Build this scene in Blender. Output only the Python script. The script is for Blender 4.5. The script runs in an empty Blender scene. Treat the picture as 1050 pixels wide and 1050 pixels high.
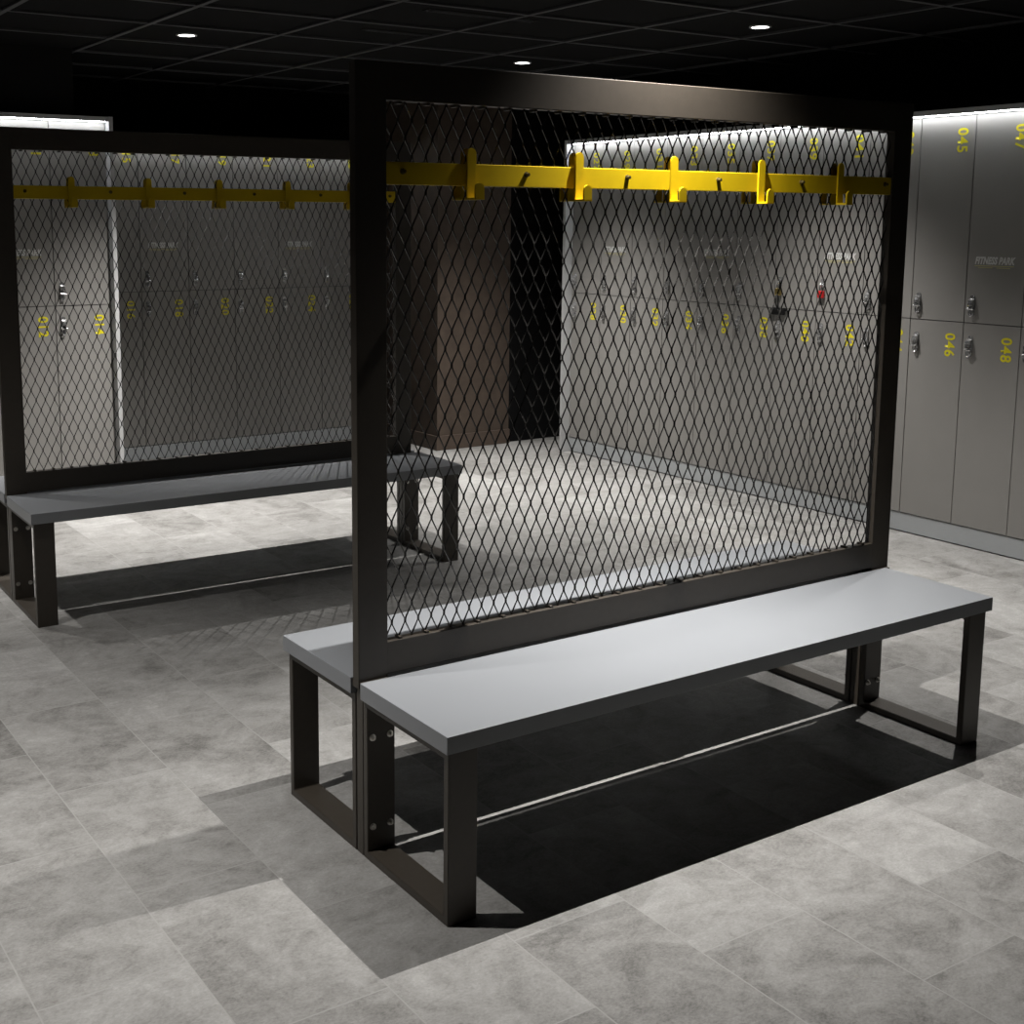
import bpy, bmesh, math, random
from mathutils import Vector, Matrix
random.seed(7)
S = bpy.context.scene
COL = S.collection
S.view_settings.view_transform = 'Standard'
S.view_settings.look = 'None'
S.view_settings.exposure = 0.0
S.view_settings.gamma = 1.0
S.view_settings.use_curve_mapping = False

# ------------------------------------------------------------------ materials
def mat(name, col, rough=0.5, metal=0.0, spec=0.5, emit=None, noise=0.0, nscale=40, bump=0.0, bscale=200, stretch=None):
    m = bpy.data.materials.new(name); m.use_nodes = True
    nt = m.node_tree; b = nt.nodes['Principled BSDF']
    b.inputs['Base Color'].default_value = (*col, 1)
    b.inputs['Roughness'].default_value = rough
    b.inputs['Metallic'].default_value = metal
    b.inputs['Specular IOR Level'].default_value = spec
    if emit:
        b.inputs['Emission Color'].default_value = (*emit[0], 1)
        b.inputs['Emission Strength'].default_value = emit[1]
    if noise or bump:
        tc = nt.nodes.new('ShaderNodeTexCoord'); src = tc.outputs['Object']
        if stretch:
            mp = nt.nodes.new('ShaderNodeMapping'); mp.inputs['Scale'].default_value = stretch
            nt.links.new(src, mp.inputs['Vector']); src = mp.outputs['Vector']
        if noise:
            n = nt.nodes.new('ShaderNodeTexNoise'); n.inputs['Scale'].default_value = nscale
            n.inputs['Detail'].default_value = 5
            nt.links.new(src, n.inputs['Vector'])
            r = nt.nodes.new('ShaderNodeMapRange')
            r.inputs['From Min'].default_value = 0.3; r.inputs['From Max'].default_value = 0.7
            r.inputs['To Min'].default_value = 1 - noise; r.inputs['To Max'].default_value = 1 + noise
            nt.links.new(n.outputs['Fac'], r.inputs['Value'])
            mx = nt.nodes.new('ShaderNodeVectorMath'); mx.operation = 'SCALE'
            mx.inputs[0].default_value = col
            nt.links.new(r.outputs['Result'], mx.inputs['Scale'])
            nt.links.new(mx.outputs['Vector'], b.inputs['Base Color'])
        if bump:
            n2 = nt.nodes.new('ShaderNodeTexNoise'); n2.inputs['Scale'].default_value = bscale
            nt.links.new(src, n2.inputs['Vector'])
            bp = nt.nodes.new('ShaderNodeBump'); bp.inputs['Strength'].default_value = bump
            bp.inputs['Distance'].default_value = 0.001
            nt.links.new(n2.outputs['Fac'], bp.inputs['Height'])
            nt.links.new(bp.outputs['Normal'], b.inputs['Normal'])
    return m

M = {}
M['bronze'] = mat('bronze_powder_coat', (.043, .0355, .0275), .42, 0, .5, noise=.06, nscale=60, bump=.25, bscale=900)
M['mesh'] = mat('black_wire', (.055, .053, .05), .26, .6, .5, noise=.1, nscale=90)
M['seat'] = mat('grey_laminate', (.222, .231, .245), .34, 0, .45, noise=.02, nscale=3, bump=.03, bscale=500)
M['yellow'] = mat('yellow_powder_coat', (.53, .365, .004), .35, 0, .5, noise=.03, nscale=30)
M['bolt'] = mat('zinc_bolt', (.55, .53, .5), .3, 1, .5, noise=.1, nscale=80)
M['darkbolt'] = mat('dark_bolt', (.10, .08, .03), .4, .6, .5, noise=.1, nscale=80)
M['door'] = mat('grey_locker_laminate', (.235, .226, .213), .48, 0, .35, noise=.025, nscale=5, bump=.03, bscale=400)
M['body'] = mat('locker_carcass_dark', (.05, .05, .05), .6, 0, .4, noise=.05)
M['panel'] = mat('pale_grey_panel', (.42, .42, .42), .45, 0, .4, noise=.02, nscale=6)
M['plinth'] = mat('brushed_steel_plinth', (.40, .415, .425), .4, .3, .5, noise=.06, nscale=30, stretch=(1, 1, 40))
M['chrome'] = mat('chrome', (.55, .55, .55), .2, .8, .5, noise=.05, nscale=50)
M['num'] = mat('yellow_vinyl', (.66, .58, .01), .5, 0, .4, noise=.03, nscale=50)
M['logo'] = mat('pale_grey_vinyl', (.6, .6, .59), .5, 0, .4, noise=.03, nscale=50)
M['line'] = mat('gold_vinyl_line', (.5, .45, .2), .5, 0, .4, noise=.03, nscale=50)
M['black'] = mat('black_paint', (.004, .004, .0042), .85, 0, .12, noise=.15, nscale=8)
M['ceiling'] = mat('black_ceiling_tile', (.0012, .0012, .0013), .9, 0, .15, noise=.3, nscale=60)
M['tbar'] = mat('grey_ceiling_bar', (.05, .05, .053), .5, 0, .4, noise=.05)
M['bulk'] = mat('dark_bulkhead', (.007, .0065, .006), .8, 0, .2, noise=.1)
M['brown'] = mat('brown_wall_covering', (.066, .049, .038), .7, 0, .25, noise=.14, nscale=14, bump=.3, bscale=120)
M['skirt'] = mat('brown_skirting', (.075, .055, .043), .55, 0, .3, noise=.08)
M['white'] = mat('white_trim', (.6, .6, .6), .4, 0, .4, noise=.02)
M['lamp'] = mat('lamp_glow', (.9, .9, .9), .4, emit=((1, .98, .95), 9.0), noise=.01)
M['led'] = mat('led_glow', (.9, .9, .9), .4, emit=((.93, .965, 1.0), 34.0), noise=.01)
M['padblack'] = mat('black_plastic', (.004, .004, .004), .6, 0, .2, noise=.1)
M['red'] = mat('red_enamel', (.45, .012, .012), .35, 0, .5, noise=.1)
M['brass'] = mat('brass', (.55, .42, .16), .3, 1, .5, noise=.1)

def floor_mat():
    m = bpy.data.materials.new('grey_stone_tile'); m.use_nodes = True
    nt = m.node_tree; N = nt.nodes; Lk = nt.links; b = N['Principled BSDF']
    def math_(op, a, bb=None, c=None):
        n = N.new('ShaderNodeMath'); n.operation = op
        for i, v in enumerate((a, bb, c)):
            if v is None: continue
            if isinstance(v, (int, float)): n.inputs[i].default_value = v
            else: Lk.new(v, n.inputs[i])
        return n.outputs[0]
    geo = N.new('ShaderNodeNewGeometry'); sp = N.new('ShaderNodeSeparateXYZ')
    Lk.new(geo.outputs['Position'], sp.inputs[0])
    X, Y = sp.outputs[0], sp.outputs[1]
    TW, TL = .315, .62
    rx = math_('DIVIDE', math_('ADD', X, .21), TW)
    row = math_('FLOOR', rx); fx = math_('SUBTRACT', rx, row)
    wn0 = N.new('ShaderNodeTexWhiteNoise'); wn0.noise_dimensions = '1D'; Lk.new(row, wn0.inputs['W'])
    jit = math_('MULTIPLY', math_('SUBTRACT', wn0.outputs['Value'], .5), .08)
    par = math_('MULTIPLY', math_('FLOORED_MODULO', row, 2.0), .31)
    ry = math_('DIVIDE', math_('SUBTRACT', math_('SUBTRACT', Y, .23), math_('ADD', par, jit)), TL)
    cell = math_('FLOOR', ry); fy = math_('SUBTRACT', ry, cell)
    dx = math_('MULTIPLY', math_('MINIMUM', fx, math_('SUBTRACT', 1.0, fx)), TW)
    dy = math_('MULTIPLY', math_('MINIMUM', fy, math_('SUBTRACT', 1.0, fy)), TL)
    d = math_('MINIMUM', dx, dy)
    gr = N.new('ShaderNodeMapRange'); gr.inputs['From Min'].default_value = .0009; gr.inputs['From Max'].default_value = .0026
    gr.inputs['To Min'].default_value = 1; gr.inputs['To Max'].default_value = 0
    Lk.new(d, gr.inputs['Value'])
    cmb = N.new('ShaderNodeCombineXYZ'); Lk.new(row, cmb.inputs[0]); Lk.new(cell, cmb.inputs[1])
    wn = N.new('ShaderNodeTexWhiteNoise'); wn.noise_dimensions = '2D'; Lk.new(cmb.outputs[0], wn.inputs['Vector'])
    off = N.new('ShaderNodeVectorMath'); off.operation = 'SCALE'; Lk.new(wn.outputs['Color'], off.inputs[0]); off.inputs['Scale'].default_value = 37.0
    pos = N.new('ShaderNodeVectorMath'); pos.operation = 'ADD'; Lk.new(geo.outputs['Position'], pos.inputs[0]); Lk.new(off.outputs[0], pos.inputs[1])
    stv = N.new('ShaderNodeVectorMath'); stv.operation = 'MULTIPLY'; Lk.new(pos.outputs[0], stv.inputs[0]); stv.inputs[1].default_value = (.8, 1.1, 1)
    def noise(scale, detail, rough, dist=0.0, stretched=False):
        n = N.new('ShaderNodeTexNoise'); n.inputs['Scale'].default_value = scale; n.inputs['Detail'].default_value = detail
        n.inputs['Roughness'].default_value = rough; n.inputs['Distortion'].default_value = dist
        Lk.new((stv if stretched else pos).outputs[0], n.inputs['Vector']); return n.outputs['Fac']
    n1 = noise(3.6, 12, .7, 1.0); n2 = noise(15, 12, .78, .8, True); n3 = noise(150, 4, .7, 0, True)
    v = math_('ADD', math_('MULTIPLY', math_('SUBTRACT', n1, .5), 1.3), math_('MULTIPLY', math_('SUBTRACT', n2, .5), 1.0))
    v = math_('ADD', v, math_('MULTIPLY', math_('SUBTRACT', n3, .5), .7))
    v = math_('ADD', v, math_('MULTIPLY', math_('SUBTRACT', wn.outputs['Value'], .5), .24))
    v = math_('ADD', v, .5)
    cr = N.new('ShaderNodeValToRGB'); e = cr.color_ramp.elements
    e[0].position = .12; e[0].color = (.10, .096, .09, 1)
    e[1].position = .95; e[1].color = (.345, .341, .33, 1)
    k = e.new(.42); k.color = (.20, .195, .186, 1)
    k = e.new(.62); k.color = (.25, .245, .236, 1)
    Lk.new(v, cr.inputs['Fac'])
    # dark little stains and pale scratches
    st = noise(34, 3, .5, 1.2)
    stm = N.new('ShaderNodeMapRange'); stm.inputs['From Min'].default_value = .70; stm.inputs['From Max'].default_value = .78
    stm.inputs['To Max'].default_value = .45; Lk.new(st, stm.inputs['Value'])
    mxs = N.new('ShaderNodeMix'); mxs.data_type = 'RGBA'; Lk.new(stm.outputs[0], mxs.inputs[0]); Lk.new(cr.outputs[0], mxs.inputs[6])
    mxs.inputs[7].default_value = (.12, .10, .09, 1)
    mx = N.new('ShaderNodeMix'); mx.data_type = 'RGBA'; Lk.new(gr.outputs[0], mx.inputs[0]); Lk.new(mxs.outputs[2], mx.inputs[6])
    mx.inputs[7].default_value = (.265, .26, .25, 1)
    Lk.new(mx.outputs[2], b.inputs['Base Color'])
    b.inputs['Roughness'].default_value = .58; b.inputs['Specular IOR Level'].default_value = .32
    hh = math_('SUBTRACT', math_('MULTIPLY', n2, .5), math_('MULTIPLY', gr.outputs[0], .6))
    bp = N.new('ShaderNodeBump'); bp.inputs['Strength'].default_value = .35; bp.inputs['Distance'].default_value = .002
    Lk.new(hh, bp.inputs['Height']); Lk.new(bp.outputs[0], b.inputs['Normal'])
    return m
M['floor'] = floor_mat()

# ------------------------------------------------------------------ mesh helpers
WN = [True]
class MB:
    def __init__(self): self.bm = bmesh.new()
    def box(self, x0, x1, y0, y1, z0, z1, bev=0.0, seg=2):
        t = bmesh.new()
        bmesh.ops.create_cube(t, size=1)
        for v in t.verts:
            v.co = Vector(((x0 + x1) / 2 + v.co.x * (x1 - x0), (y0 + y1) / 2 + v.co.y * (y1 - y0), (z0 + z1) / 2 + v.co.z * (z1 - z0)))
        if bev: bmesh.ops.bevel(t, geom=t.edges[:], offset=bev, segments=seg, affect='EDGES', profile=.5)
        return self.add(t)
    def cyl(self, c, r, depth, axis='z', seg=24, bev=0.0, r2=None):
        t = bmesh.new()
        bmesh.ops.create_cone(t, cap_ends=True, segments=seg, radius1=r, radius2=r if r2 is None else r2, depth=depth)
        if bev:
            bmesh.ops.bevel(t, geom=[e for e in t.edges if len(e.link_faces) == 2 and abs(e.verts[0].co.z - e.verts[1].co.z) < 1e-6], offset=bev, segments=2, affect='EDGES')
        if axis == 'y': t.transform(Matrix.Rotation(math.pi / 2, 4, 'X'))
        if axis == 'x': t.transform(Matrix.Rotation(math.pi / 2, 4, 'Y'))
        t.transform(Matrix.Translation(c)); return self.add(t)
    def prism(self, pts, a0, a1, plane='xz', bev=0.0):
        """polygon pts in a plane, extruded along the third axis from a0 to a1"""
        t = bmesh.new()
        def P(p, a):
            return {'xz': (p[0], a, p[1]), 'yz': (a, p[0], p[1]), 'xy': (p[0], p[1], a)}[plane]
        lo = [t.verts.new(P(p, a0)) for p in pts]; hi = [t.verts.new(P(p, a1)) for p in pts]
        n = len(pts)
        t.faces.new(lo[::-1]); t.faces.new(hi)
        for i in range(n): t.faces.new((lo[i], lo[(i + 1) % n], hi[(i + 1) % n], hi[i]))
        bmesh.ops.recalc_face_normals(t, faces=t.faces[:])
        if bev: bmesh.ops.bevel(t, geom=t.edges[:], offset=bev, segments=2, affect='EDGES')
        return self.add(t)
    def tube(self, pts, r, seg=8, closed=False):
        t = bmesh.new(); rings = []; n = len(pts); P = [Vector(p) for p in pts]
        for i, p in enumerate(P):
            a = P[i - 1] if (i > 0 or closed) else p; c = P[(i + 1) % n] if (i < n - 1 or closed) else p
            d = (c - a).normalized(); u = d.orthogonal().normalized() if i == 0 else (u - d * u.dot(d)).normalized()
            w = d.cross(u)
            rings.append([t.verts.new(p + (u * math.cos(2 * math.pi * k / seg) + w * math.sin(2 * math.pi * k / seg)) * r) for k in range(seg)])
        for i in range(n if closed else n - 1):
            A, B = rings[i], rings[(i + 1) % n]
            for k in range(seg): t.faces.new((A[k], A[(k + 1) % seg], B[(k + 1) % seg], B[k]))
        if not closed: t.faces.new(rings[0][::-1]); t.faces.new(rings[-1])
        bmesh.ops.recalc_face_normals(t, faces=t.faces[:])
        return self.add(t)
    def ring(self, c, r0, r1, z0, z1, seg=40):
        t = bmesh.new(); q = []
        for k in range(seg):
            a = 2 * math.pi * k / seg; ca, sa = math.cos(a), math.sin(a)
            q.append([t.verts.new((c[0] + r * ca, c[1] + r * sa, c[2] + z)) for r, z in ((r0, z0), (r1, z0), (r1, z1), (r0, z1))])
        for k in range(seg):
            A, B = q[k], q[(k + 1) % seg]
            for j in range(4): t.faces.new((A[j], A[(j + 1) % 4], B[(j + 1) % 4], B[j]))
        bmesh.ops.recalc_face_normals(t, faces=t.faces[:])
        return self.add(t)
    def add(self, t):
        me = bpy.data.meshes.new('t'); t.to_mesh(me); t.free(); self.bm.from_mesh(me); bpy.data.meshes.remove(me); return self
    def build(self, name, m, parent=None, smooth=True, loc=None):
        me = bpy.data.meshes.new(name); self.bm.to_mesh(me); self.bm.free()
        me.materials.append(m)
        if smooth:
            me.shade_smooth()
            try: me.set_sharp_from_angle(angle=math.radians(32))
            except Exception: pass
        WN[0] = smooth
        o = link(name, me, parent, loc); WN[0] = True
        return o

def link(name, me, parent=None, loc=None):
    o = bpy.data.objects.new(name, me); COL.objects.link(o)
    if parent: o.parent = parent
    if loc: o.location = loc
    if WN[0]:
        w = o.modifiers.new('weighted_normal', 'WEIGHTED_NORMAL'); w.keep_sharp = True; w.weight = 80
    return o
def tag(o, label, cat, group=None, kind=None):
    if label: o['label'] = label
    if cat: o['category'] = cat
    if group: o['group'] = group
    if kind: o['kind'] = kind
    return o
def empty(name, loc, rz, label, cat, group=None):
    o = bpy.data.objects.new(name, None); COL.objects.link(o); o.empty_display_size = .1
    o.location = loc; o.rotation_euler = (0, 0, rz)
    return tag(o, label, cat, group)
def struct(o): o['kind'] = 'structure'; return o

def text_mesh(body, size, offset=0.0, shear=0.0, spacing=1.0):
    cu = bpy.data.curves.new('txt', 'FONT'); cu.body = body; cu.size = size; cu.offset = offset; cu.shear = shear
    cu.space_character = spacing; cu.align_x = 'CENTER'; cu.align_y = 'CENTER'; cu.resolution_u = 4
    ob = bpy.data.objects.new('txt', cu); COL.objects.link(ob)
    dg = bpy.context.evaluated_depsgraph_get(); dg.update()
    me = bpy.data.meshes.new_from_object(ob.evaluated_get(dg))
    bpy.data.objects.remove(ob); bpy.data.curves.remove(cu)
    xs = [v.co.x for v in me.vertices]; ys = [v.co.y for v in me.vertices]
    cx, cy = (min(xs) + max(xs)) / 2, (min(ys) + max(ys)) / 2
    for v in me.vertices: v.co.x -= cx; v.co.y -= cy
    return me, max(xs) - min(xs), max(ys) - min(ys)

# ------------------------------------------------------------------ camera
f, px, py = 1294.7254, 442.0637, 421.4983
yaw, pitch, roll = .5685, -.1491, .0027
fw = Vector((math.sin(yaw) * math.cos(pitch), math.cos(yaw) * math.cos(pitch), math.sin(pitch)))
rt = Vector((math.cos(yaw), -math.sin(yaw), 0)); up = rt.cross(fw)
R_ = rt * math.cos(roll) + up * math.sin(roll); U_ = -rt * math.sin(roll) + up * math.cos(roll)
cam = bpy.data.cameras.new('camera'); co = bpy.data.objects.new('camera', cam); COL.objects.link(co)
mw = Matrix((( R_.x, U_.x, -fw.x, -1.4198), (R_.y, U_.y, -fw.y, -2.1547), (R_.z, U_.z, -fw.z, 1.5477), (0, 0, 0, 1)))
co.matrix_world = mw
cam.sensor_fit = 'HORIZONTAL'; cam.sensor_width = 36; cam.lens = f * 36 / 1050
cam.shift_x = (525 - px) / 1050; cam.shift_y = -(525 - py) / 1050
cam.clip_start = .05
S.camera = co

# ------------------------------------------------------------------ the room
XL, XR, YF, YB, ZC = -3.6, 4.46, -4.6, 6.25, 2.47
fl = MB().box(XL, XR, YF, YB, -.08, 0).build('floor', M['floor']); struct(fl)
ce = MB().box(XL, XR, YF, YB, ZC, ZC + .08).build('ceiling', M['ceiling']); struct(ce)
struct(MB().box(XL - .1, XL, YF - .1, YB + .1, -.08, ZC + .08).build('wall_left', M['black']))
struct(MB().box(XR, XR + .1, YF - .1, YB + .1, -.08, ZC + .08).build('wall_right', M['black']))
struct(MB().box(XL, XR, YB, YB + .1, -.08, ZC + .08).build('wall_back', M['black']))
struct(MB().box(XL, XR, YF - .1, YF, -.08, ZC + .08).build('wall_front', M['black']))
g = MB()
X = .76 - .665 * 6
while X < XR:
    if X > XL + .02: g.box(X - .012, X + .012, YF, YB, ZC - .012, ZC - .001)
    X += .665
Y = 1.95 - .585 * 11
while Y < YB:
    if Y > YF + .02: g.box(XL, XR, Y - .012, Y + .012, ZC - .0115, ZC - .001)
    Y += .585
gb = g.build('ceiling_grid', M['tbar'], ce, smooth=False); gb['kind'] = 'structure'
# brown clad pillar, dark recess and bulkhead
pl = MB().box(3.18, 3.78, 4.97, 5.75, 0, ZC).build('wall_pillar', M['brown']); struct(pl)
sk = MB().box(3.17, 3.785, 4.96, 5.75, .0005, .10, .002).build('baseboard_pillar', M['skirt'], pl); sk['kind'] = 'structure'
struct(MB().box(3.785, XR - .001, 5.0, 5.1, 0, ZC).build('wall_recess', M['black']))
struct(MB().box(XL, .74, 4.86, 5.5, 2.13, ZC).build('wall_bulkhead', M['bulk']))

# ------------------------------------------------------------------ changing benches
L, W, H, SH, TS = 1.9379, .804, 1.908, .45, .0415
OX, OY, LW = .012, .0123, .0774
Y0, Y1 = .392, .422                # the screen frame between the seats
def loop(x0, y0, y1, hgt, t=.02):
    m = MB(); x1 = x0 + LW; tm = bmesh.new()
    outer = [(y0, 0), (y1, 0), (y1, hgt), (y0, hgt)]; inner = [(y0 + t, t), (y1 - t, t), (y1 - t, hgt - t), (y0 + t, hgt - t)]
    q = []
    for (oy, oz), (iy, iz) in zip(outer, inner):
        q.append([tm.verts.new(p) for p in ((x0, oy, oz), (x1, oy, oz), (x1, iy, iz), (x0, iy, iz))])
    for i in range(4):
        A, B = q[i], q[(i + 1) % 4]
        for j in range(4): tm.faces.new((A[j], A[(j + 1) % 4], B[(j + 1) % 4], B[j]))
    bmesh.ops.recalc_face_normals(tm, faces=tm.faces[:])
    sharp = [e for e in tm.edges if e.calc_face_angle(0) > .5]
    bmesh.ops.bevel(tm, geom=sharp, offset=.0015, segments=2, affect='EDGES')
    m.add(tm); return m
def bolt_mb(x, y, z, s):
    m = MB()
    m.cyl((x, y + s * .001, z), .0085, .003, 'y', 20)
    m.cyl((x, y + s * .005, z), .0058, .006, 'y', 6)
    m.cyl((x, y + s * .009, z), .0032, .004, 'y', 12)
    return m
def mesh_panel(x0, x1, z0, z1, yc):
    nx = 47; nz = 15.5
    w = (x1 - x0) / nx; h = (z1 - z0) / nz
    bm = bmesh.new(); hw = .0013; kn = .11
    rnd = random.Random(3)
    for j in range(nx * 2):
        xa = x0 + j * w / 2 + hw * .9; xb = x0 + (j + 1) * w / 2 - hw * .9
        prev = None
        for k in range(int(nz * 2) + 1):
            side = (k + j) % 2
            xc = xb if side else xa
            for dz in ((-kn, kn) if 0 < k < nz * 2 else ((0, kn) if k == 0 else (-kn, 0))):
                z = z0 + (k + dz) * h / 2
                tilt = .0012 if not side else -.0012
                # flat strand, its outer face leaning a little, as in expanded metal
                ring = [bm.verts.new(p) for p in ((xc - hw, yc - .0016 + tilt * .5, z), (xc + hw, yc - .0016 - tilt * .5, z),
                                                  (xc + hw, yc + .0016 - tilt * .5, z), (xc - hw, yc + .0016 + tilt * .5, z))]
                if prev:
                    for a in range(4): bm.faces.new((prev[a], prev[(a + 1) % 4], ring[(a + 1) % 4], ring[a]))
                prev = ring
    bmesh.ops.recalc_face_normals(bm, faces=bm.faces[:])
    m = MB(); m.bm.free(); m.bm = bm
    return m
def arc_top(xc, w, z0, z1, n=8):
    r = w / 2
    return [(xc - r, z0), (xc + r, z0)] + [(xc + r * math.cos(math.pi * i / n), z1 - r + r * math.sin(math.pi * i / n)) for i in range(n + 1)]
def hook_mb(xc, s, yf):
    """s=-1 front hook, +1 back hook; yf = rail face"""
    m = MB(); w = .027
    a, b = sorted((yf, yf + s * .005))
    m.prism(arc_top(xc, w, 1.601, 1.722), a, b, 'xz', .0012)            # upright
    a, b = sorted((yf, yf + s * .040))
    m.box(xc - w / 2, xc + w / 2, a, b, 1.599, 1.6045, .001)             # foot of the hook
    a, b = sorted((yf + s * .035, yf + s * .040))
    m.prism(arc_top(xc, w, 1.600, 1.640), a, b, 'xz', .001)              # turned-up tip
    return m

def bench(loc, rz, label, fx0, fx1, tone):
    root = empty('changing_bench', loc, rz, label, 'bench', 'double-sided changing benches with mesh screens')
    s1 = MB().box(0, L, 0, .382, SH - TS, SH, .002).build('seat', M['seat'], root)
    s2 = MB().box(0, L, .429, W, SH - TS, SH, .002).build('seat', M['seat'], root)
    for x0 in (OX, L - OX - LW):
        for (a, b, by, s) in ((OY, .3885, .3685, -1), (.4255, W - OY, .4455, 1)):
            lf = loop(x0, a, b, SH - TS - .0005).build('leg_frame', M['bronze'], root)
            for bx in (.014, .063):
                for bz in (.083, .312):
                    bolt_mb(x0 + bx, by, bz, s).build('bolt', M['bolt'], lf)
    il, ih, fb = .0826, .0867, .0851
    fr = MB()
    fr.box(fx0, fx0 + il, Y0, Y1, SH - .02, H, .003); fr.box(fx1 - il, fx1, Y0, Y1, SH - .02, H, .003)
    fr.box(OX + .0005, OX + LW, Y0, Y1, 0, SH - .015, .0018); fr.box(L - OX - LW, L - OX - .0005, Y0, Y1, 0, SH - .015, .0018)
    for xs in (fx0, fx1 - il):                                            # added blocks at the posts, stop light leaking through the seat gaps
        fr.box(xs + .003, xs + il - .003, .3825, Y1 + .006, SH - .019, SH - .003)
    fr.box(fx0 + il - .002, fx1 - il + .002, Y0 + .0002, Y1 - .0002, H - ih, H - .0001, .003)
    fr.box(fx0 + il - .002, fx1 - il + .002, Y0 + .0002, Y1 - .0002, SH + .004, SH + fb, .0018)
    fr.build('screen_frame', M['bronze'], root)
    xa, xb = fx0 + il, fx1 - il; za, zb = SH + fb, H - ih
    mesh_panel(xa, xb, za, zb, (Y0 + Y1) / 2).build('wire_mesh', M['mesh'], root, smooth=False)
    n = 23
    for k in range(n):
        x = xa + (xb - xa) * (k + .5) / n
        for z, d in ((za, 1), (zb, -1)):
            MB().box(x - .005, x + .005, Y0 + .004, Y1 - .004, min(z, z + d * .006), max(z, z + d * .006), .001).build('mesh_clip', M['bronze'], root)
    rail = MB(); yf, yb = .397, .417
    rail.box(xa, xb, yf, yf + .005, 1.632, 1.684, .0015).box(xa, xb, yb - .005, yb, 1.632, 1.684, .0015)
    rl = rail.build('hook_rail', M['yellow'], root)
    hx = [xa + (xb - xa) * t for t in (.1321, .3170, .4985, .6840, .8690)]
    for x in hx:
        hook_mb(x, -1, yf).build('coat_hook', M['yellow'], rl)
        hook_mb(x, 1, yb).build('coat_hook', M['yellow'], rl)
    for x in [xa + .045] + [(a + b) / 2 for a, b in zip(hx, hx[1:])] + [xb - .03]:
        for s, y in ((-1, yf), (1, yb)):
            m = MB(); m.cyl((x, y + s * .006, 1.6625), .0045, .012, 'y', 16, .0008); m.cyl((x, y + s * .001, 1.6625), .007, .003, 'y', 16)
            m.build('bolt', M['darkbolt'], rl)
    return root
bench((0, 0, 0), 0, 'nearest double-sided grey bench with mesh screen and bright yellow coat hooks', .002, L + .024, 0)
bench((-.1876, 2.5767, 0), -.0189, 'far double-sided bench and mesh screen in shade at the left, before the back lockers', .002, L - .040, 0)

# ------------------------------------------------------------------ lockers
ZK, ZD, ZT = .10, 1.079, 2.045
def lock_mb(cx, cz, s):
    """turn latch: rounded back plate, barrel, bar and drop ring"""
    m = MB(); n = 10
    r = .014; pts = []
    for i in range(n + 1): a = math.pi * i / n; pts.append((cx + r * math.cos(a), cz + .036 + r * math.sin(a)))
    for i in range(n + 1): a = math.pi + math.pi * i / n; pts.append((cx + r * math.cos(a), cz - .036 + r * math.sin(a)))
    m.prism(pts, -.003, 0, 'xz')
    m.prism([(0, cz + .036), (-.020, cz + .026), (-.024, cz - .008), (0, cz - .012)], cx - .012, cx + .012, 'yz', .0015)
    m.cyl((cx, -.026, cz + .008), .008, .008, 'y', 20, .001)
    m.cyl((cx, -.017, cz - .015), .005, .034, 'x', 14, .001)
    m.tube([(cx + .010 * math.cos(2 * math.pi * i / 16), -.012, cz - .032 + .018 * math.sin(2 * math.pi * i / 16)) for i in range(16)], .003, 8, True)
    return m
def staple_mb():
    m = MB(); m.box(-.014, .014, -.003, 0, -.03, .03, .001)
    m.tube([(0, -.002 - .020 * math.sin(math.pi * i / 12), .011 * math.cos(math.pi * i / 12)) for i in range(13)], .0025, 8)
    return m
NUMC = {}
def number(body, cx, cz, parent):
    if body not in NUMC:
        me, w, h = text_mesh(body, .1, .0022, 0, 1.12)
        sx, sy = .113 / w, .056 / h
        for v in me.vertices:
            tx, ty = v.co.x * sx, v.co.y * sy
            v.co = Vector((ty, -.0007, -tx))
        me.materials.append(M['num']); NUMC[body] = me
    WN[0] = False
    o = link('door_number', NUMC[body], parent, (cx, 0, cz)); o['label'] = 'yellow number ' + body; WN[0] = True
    return o
LOGO = []
def logo(cx, cz, parent):
    if not LOGO:
        me, w, h = text_mesh('FITNESS PARK', .1, .0045, .25, 1.04)
        for v in me.vertices: v.co = Vector((v.co.x * .205 / w, -.0007, v.co.y * .036 / h))
        me.materials.append(M['logo'])
        ln = MB(); ln.prism([(-.104, -.0265), (.096, -.0265), (.097, -.0235), (-.103, -.0235)], -.0009, -.0002)
        ln.prism([(-.085, -.0345), (-.012, -.0345), (-.011, -.0315), (-.084, -.0315)], -.0009, -.0002)
        ln.prism([(.008, -.0345), (.078, -.0345), (.079, -.0315), (.009, -.0315)], -.0009, -.0002)
        m2 = bpy.data.meshes.new('logo_lines'); ln.bm.to_mesh(m2); ln.bm.free(); m2.materials.append(M['line'])
        LOGO.extend([me, m2])
    WN[0] = False
    o = link('door_logo', LOGO[0], parent, (cx, 0, cz)); o['label'] = 'pale grey gym lettering'
    o = link('logo_line', LOGO[1], parent, (cx, 0, cz)); WN[0] = True; o['label'] = 'thin gold lines under the lettering'
MESHES = {}
def shared(key, fn, name, m):
    if key not in MESHES:
        o = fn().build(name, m); MESHES[key] = o.data; bpy.data.objects.remove(o)
    return MESHES[key]
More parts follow.
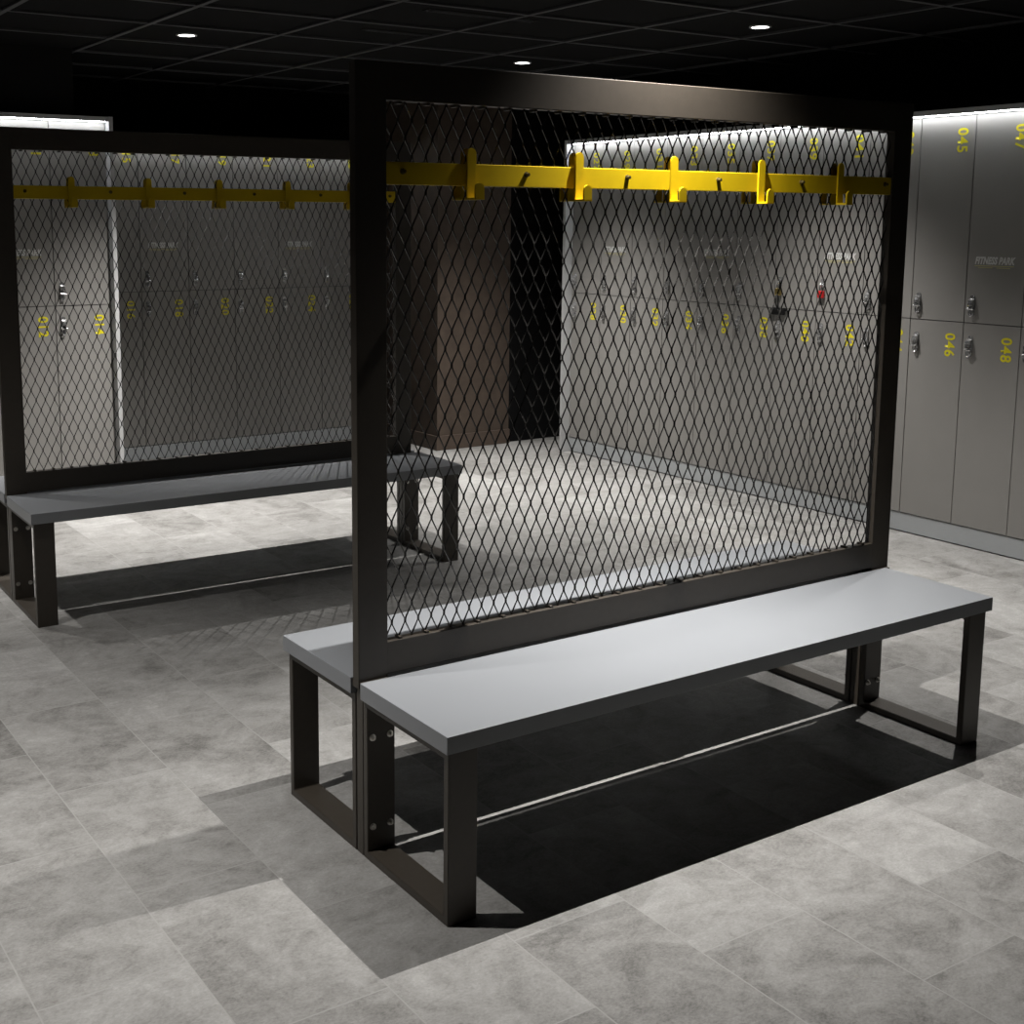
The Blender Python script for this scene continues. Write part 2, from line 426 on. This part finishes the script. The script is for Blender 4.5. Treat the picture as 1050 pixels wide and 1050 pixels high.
def locker(base, rz, w, zd, odd, with_logo, label, group, with_staple=False, nup=0.0, dz=0.0):
    root = empty('locker', base, rz, label, 'locker', group)
    k = round(w, 4)
    zt, zk = ZT + dz, ZK
    link('carcass', shared(('c', k, dz), lambda: MB().box(.0008, w - .0008, .0185, .49, zk, zt + .003), 'carcass', M['body']), root)
    gp = .0022
    dl = link('door', shared(('l', k, zd), lambda: MB().box(gp, w - gp, 0, .018, zk + .002, zd - gp, .0008), 'door', M['door']), root)
    du = link('door', shared(('u', k, zd, dz), lambda: MB().box(gp, w - gp, 0, .018, zd + gp, zt, .0008), 'door', M['door']), root)
    for d, z in ((du, zd + .082), (dl, zd - .110)):
        if d is du and with_staple:
            link('staple', shared('staple', staple_mb, 'staple', M['chrome']), d, (.040, 0, 1.222))
        else:
            link('lock', shared('lock', lambda: lock_mb(0, 0, 1), 'lock', M['chrome']), d, (.040, 0, z))
    a, b = '%03d' % odd, '%03d' % (odd + 1)
    number(a, w * .775, zt - .113 + nup, du)
    number(b, w * .775, zd - .112, dl)
    if with_logo: logo(w * .48, zd + .295, du)
    return root
def bank_extra(base, rz, u0, u1, dz, where, panel_end, pg):
    """plinth, overhanging top board with its light strip, end panel"""
    o = MB().box(u0, u1, .004, .46, .006, ZK - .002, .001).build('plinth', M['plinth']); o.location = base; o.rotation_euler = (0, 0, rz)
    tag(o, 'brushed metal plinth running under the %s' % where, 'plinth')
    r = empty('light_pelmet', base, rz, 'pale overhanging top board with a bright light strip above the %s' % where, 'pelmet')
    MB().box(u0, u1, -.062, .49, ZT + .006 + dz, ZT + .030 + dz, .001).build('top_board', M['panel'], r)
    MB().box(u0 + .01, u1 - .01, -.036, -.022, ZT + .003 + dz, ZT + .006 + dz).build('light_strip', M['led'], r)
    if panel_end is not None:
        e = MB().box(min(panel_end), max(panel_end), -.064, .49, .001, ZT + .031 + dz, .001).build('end_panel', M['panel'])
        e.location = base; e.rotation_euler = (0, 0, rz)
        tag(e, 'pale grey full-height end panel closing the %s' % where, 'panel')

# right-hand bank
CW = .2953; YE = 1.8322 + 9 * CW; RX = 3.94
for i in range(12):
    n = 27 + 2 * i
    lab = 'grey locker column with doors %03d over %03d in the right-hand bank' % (n, n + 1)
    if i == 5: lab = 'grey locker column 037 over 038, just left of the one with a black padlock'
    if i == 6: lab = 'grey locker column 039 over 040 with a black padlock hanging on its latch'
    if i == 7: lab = 'grey locker column 041 over 042 with a red padlock on its upper door'
    if i == 0: lab = 'grey locker column 027 over 028 at the far end of the right-hand bank'
    locker((RX, YE - i * CW, 0), -math.pi / 2, CW, ZD, n, i % 3 == 1, lab, 'lockers in the right-hand bank', i in (6, 7))
bank_extra((RX, YE, 0), -math.pi / 2, .001, 12 * CW, 0, 'right-hand locker bank', (-.024, -.001), None)
# back bank
BW = .322; BX0 = 1.371 - BW; BY = 5.65; BN = 6
ords = ['first', 'second', 'third', 'fourth', 'fifth', 'sixth']
for i in range(BN):
    n = 15 + 2 * i
    locker((BX0 + i * BW, BY, 0), 0, BW, 1.098, n, i % 3 == 1,
           'shaded grey locker column, %s from the left end of the back bank' % ords[i], 'lockers in the back bank', False, .03)
bank_extra((BX0, BY, 0), 0, .001, BN * BW, 0, 'back locker bank', (BN * BW + .001, BN * BW + .022), None)
# left bank, closer to the camera
LWD = .315; LX1 = .905; LY = 4.85
for i in range(3):
    n = 9 + 2 * i
    lab = ['grey locker column in the brightly lit left bank, at the very edge of the photo',
           'grey locker column second from the end panel in the brightly lit left bank',
           'brightly lit grey locker column beside the end panel of the left bank'][i]
    locker((LX1 - (3 - i) * LWD, LY, 0), 0, LWD, ZD, n, i == 1, lab, 'lockers in the left bank', False, -.012, .036)
bank_extra((LX1 - 3 * LWD, LY, 0), 0, .001, 3 * LWD, .036, 'left locker bank', (3 * LWD + .001, 3 * LWD + .024), None)

# padlocks hanging on latches of the right bank
def padlock(y, z, body, shackle, label, fob):
    r = empty('padlock', (RX - .006, y, z), -math.pi / 2, label, 'padlock')
    m = MB(); m.box(-.019, .019, -.018, .000, -.042, -.004, .005, 3); m.cyl((0, -.018, -.026), .006, .002, 'y', 16)
    m.build('body', body, r)
    pts = [(-.012, -.007, -.006)] + [(.012 * math.cos(math.pi - math.pi * i / 10), -.007, .016 + .012 * math.sin(math.pi * i / 10)) for i in range(11)] + [(.012, -.007, -.006)]
    MB().tube(pts, .0034, 10).build('shackle', shackle, r)
    if fob:
        fm = MB(); fm.box(-.052, .050, -.014, .001, -.150, -.116, .006, 3); fm.box(-.03, .062, -.011, -.002, -.128, -.110, .004, 3)
        fm.tube([(0, -.007, -.040), (.005, -.012, -.08), (0, -.008, -.118)], .003, 8)
        fm.build('key_tag', M['padblack'], r)
padlock(YE - 6 * CW - .040, 1.194, M['brass'], M['chrome'], 'brass padlock with a bulky black tag on an upper right-bank locker', True)
padlock(YE - 7 * CW - .040, 1.194, M['red'], M['chrome'], 'small red padlock on an upper door of the right-hand bank', False)

# ------------------------------------------------------------------ ceiling lights
def downlight(x, y, power, label, blend=.75, cone=96):
    r = empty('downlight', (x, y, ZC), 0, label, 'ceiling light', 'recessed ceiling downlights')
    MB().ring((0, 0, 0), .040, .052, -.006, -.0005).build('trim_ring', M['white'], r)
    m = MB(); m.cyl((0, 0, -.003), .040, .004, 'z', 32); m.build('lamp', M['lamp'], r)
    l = bpy.data.lights.new('downlight_beam', 'SPOT'); l.energy = power; l.spot_size = math.radians(cone); l.spot_blend = blend
    l.shadow_soft_size = .003; l.color = (1, .975, .94)
    l.use_nodes = True; nt = l.node_tree; em = nt.nodes['Emission']      # reflector profile: strongest straight down
    ge = nt.nodes.new('ShaderNodeNewGeometry'); sx = nt.nodes.new('ShaderNodeSeparateXYZ'); nt.links.new(ge.outputs['Incoming'], sx.inputs[0])
    ab = nt.nodes.new('ShaderNodeMath'); ab.operation = 'ABSOLUTE'; nt.links.new(sx.outputs[2], ab.inputs[0])
    pw = nt.nodes.new('ShaderNodeMath'); pw.operation = 'POWER'; pw.inputs[1].default_value = 6.5; nt.links.new(ab.outputs[0], pw.inputs[0])
    nt.links.new(pw.outputs[0], em.inputs['Strength'])
    lo = bpy.data.objects.new('downlight_beam', l); COL.objects.link(lo); lo.parent = r; lo.location = (0, 0, -.03)
P = 550
downlight(1.06, 4.01, P * 1.25, 'recessed ceiling downlight above the far bench, left in the photo')
downlight(3.12, 3.97, P, 'recessed ceiling downlight seen just above the top of the near screen')
downlight(3.24, 2.24, P * .7, 'recessed ceiling downlight nearest the right-hand lockers, right in the photo')
downlight(.94, .335, P, 'recessed ceiling downlight straight above the near bench')
downlight(2.92, .68, P * .6, 'recessed ceiling downlight past the right end of the near bench')
downlight(-.95, .66, P * .6, 'recessed ceiling downlight left of the near bench')
downlight(-.95, 2.20, P * .26, 'recessed ceiling downlight between the two benches on the left')
downlight(-.95, 3.97, P * .9, 'recessed ceiling downlight left of the far bench')

# slot diffusers in the ceiling
for (x, y, w, lab) in ((1.9, 3.35, .40, 'faint slot vent in the black ceiling beside the left downlight'), (1.95, 2.7, .6, 'long slot vent in the black ceiling at the top edge')):
    r = empty('ceiling_vent', (x, y, ZC), 0, lab, 'vent')
    MB().box(-w / 2, w / 2, -.03, .03, -.004, -.0008, .001).build('vent_frame', M['bulk'], r)
    s = MB(); s.box(-w / 2 + .02, w / 2 - .02, -.016, -.010, -.008, -.004); s.box(-w / 2 + .02, w / 2 - .02, .008, .014, -.008, -.004)
    s.build('vent_slats', M['tbar'], r)

w = bpy.data.worlds.new('world'); S.world = w; w.use_nodes = True
w.node_tree.nodes['Background'].inputs[0].default_value = (.5, .55, .6, 1)
w.node_tree.nodes['Background'].inputs[1].default_value = .004
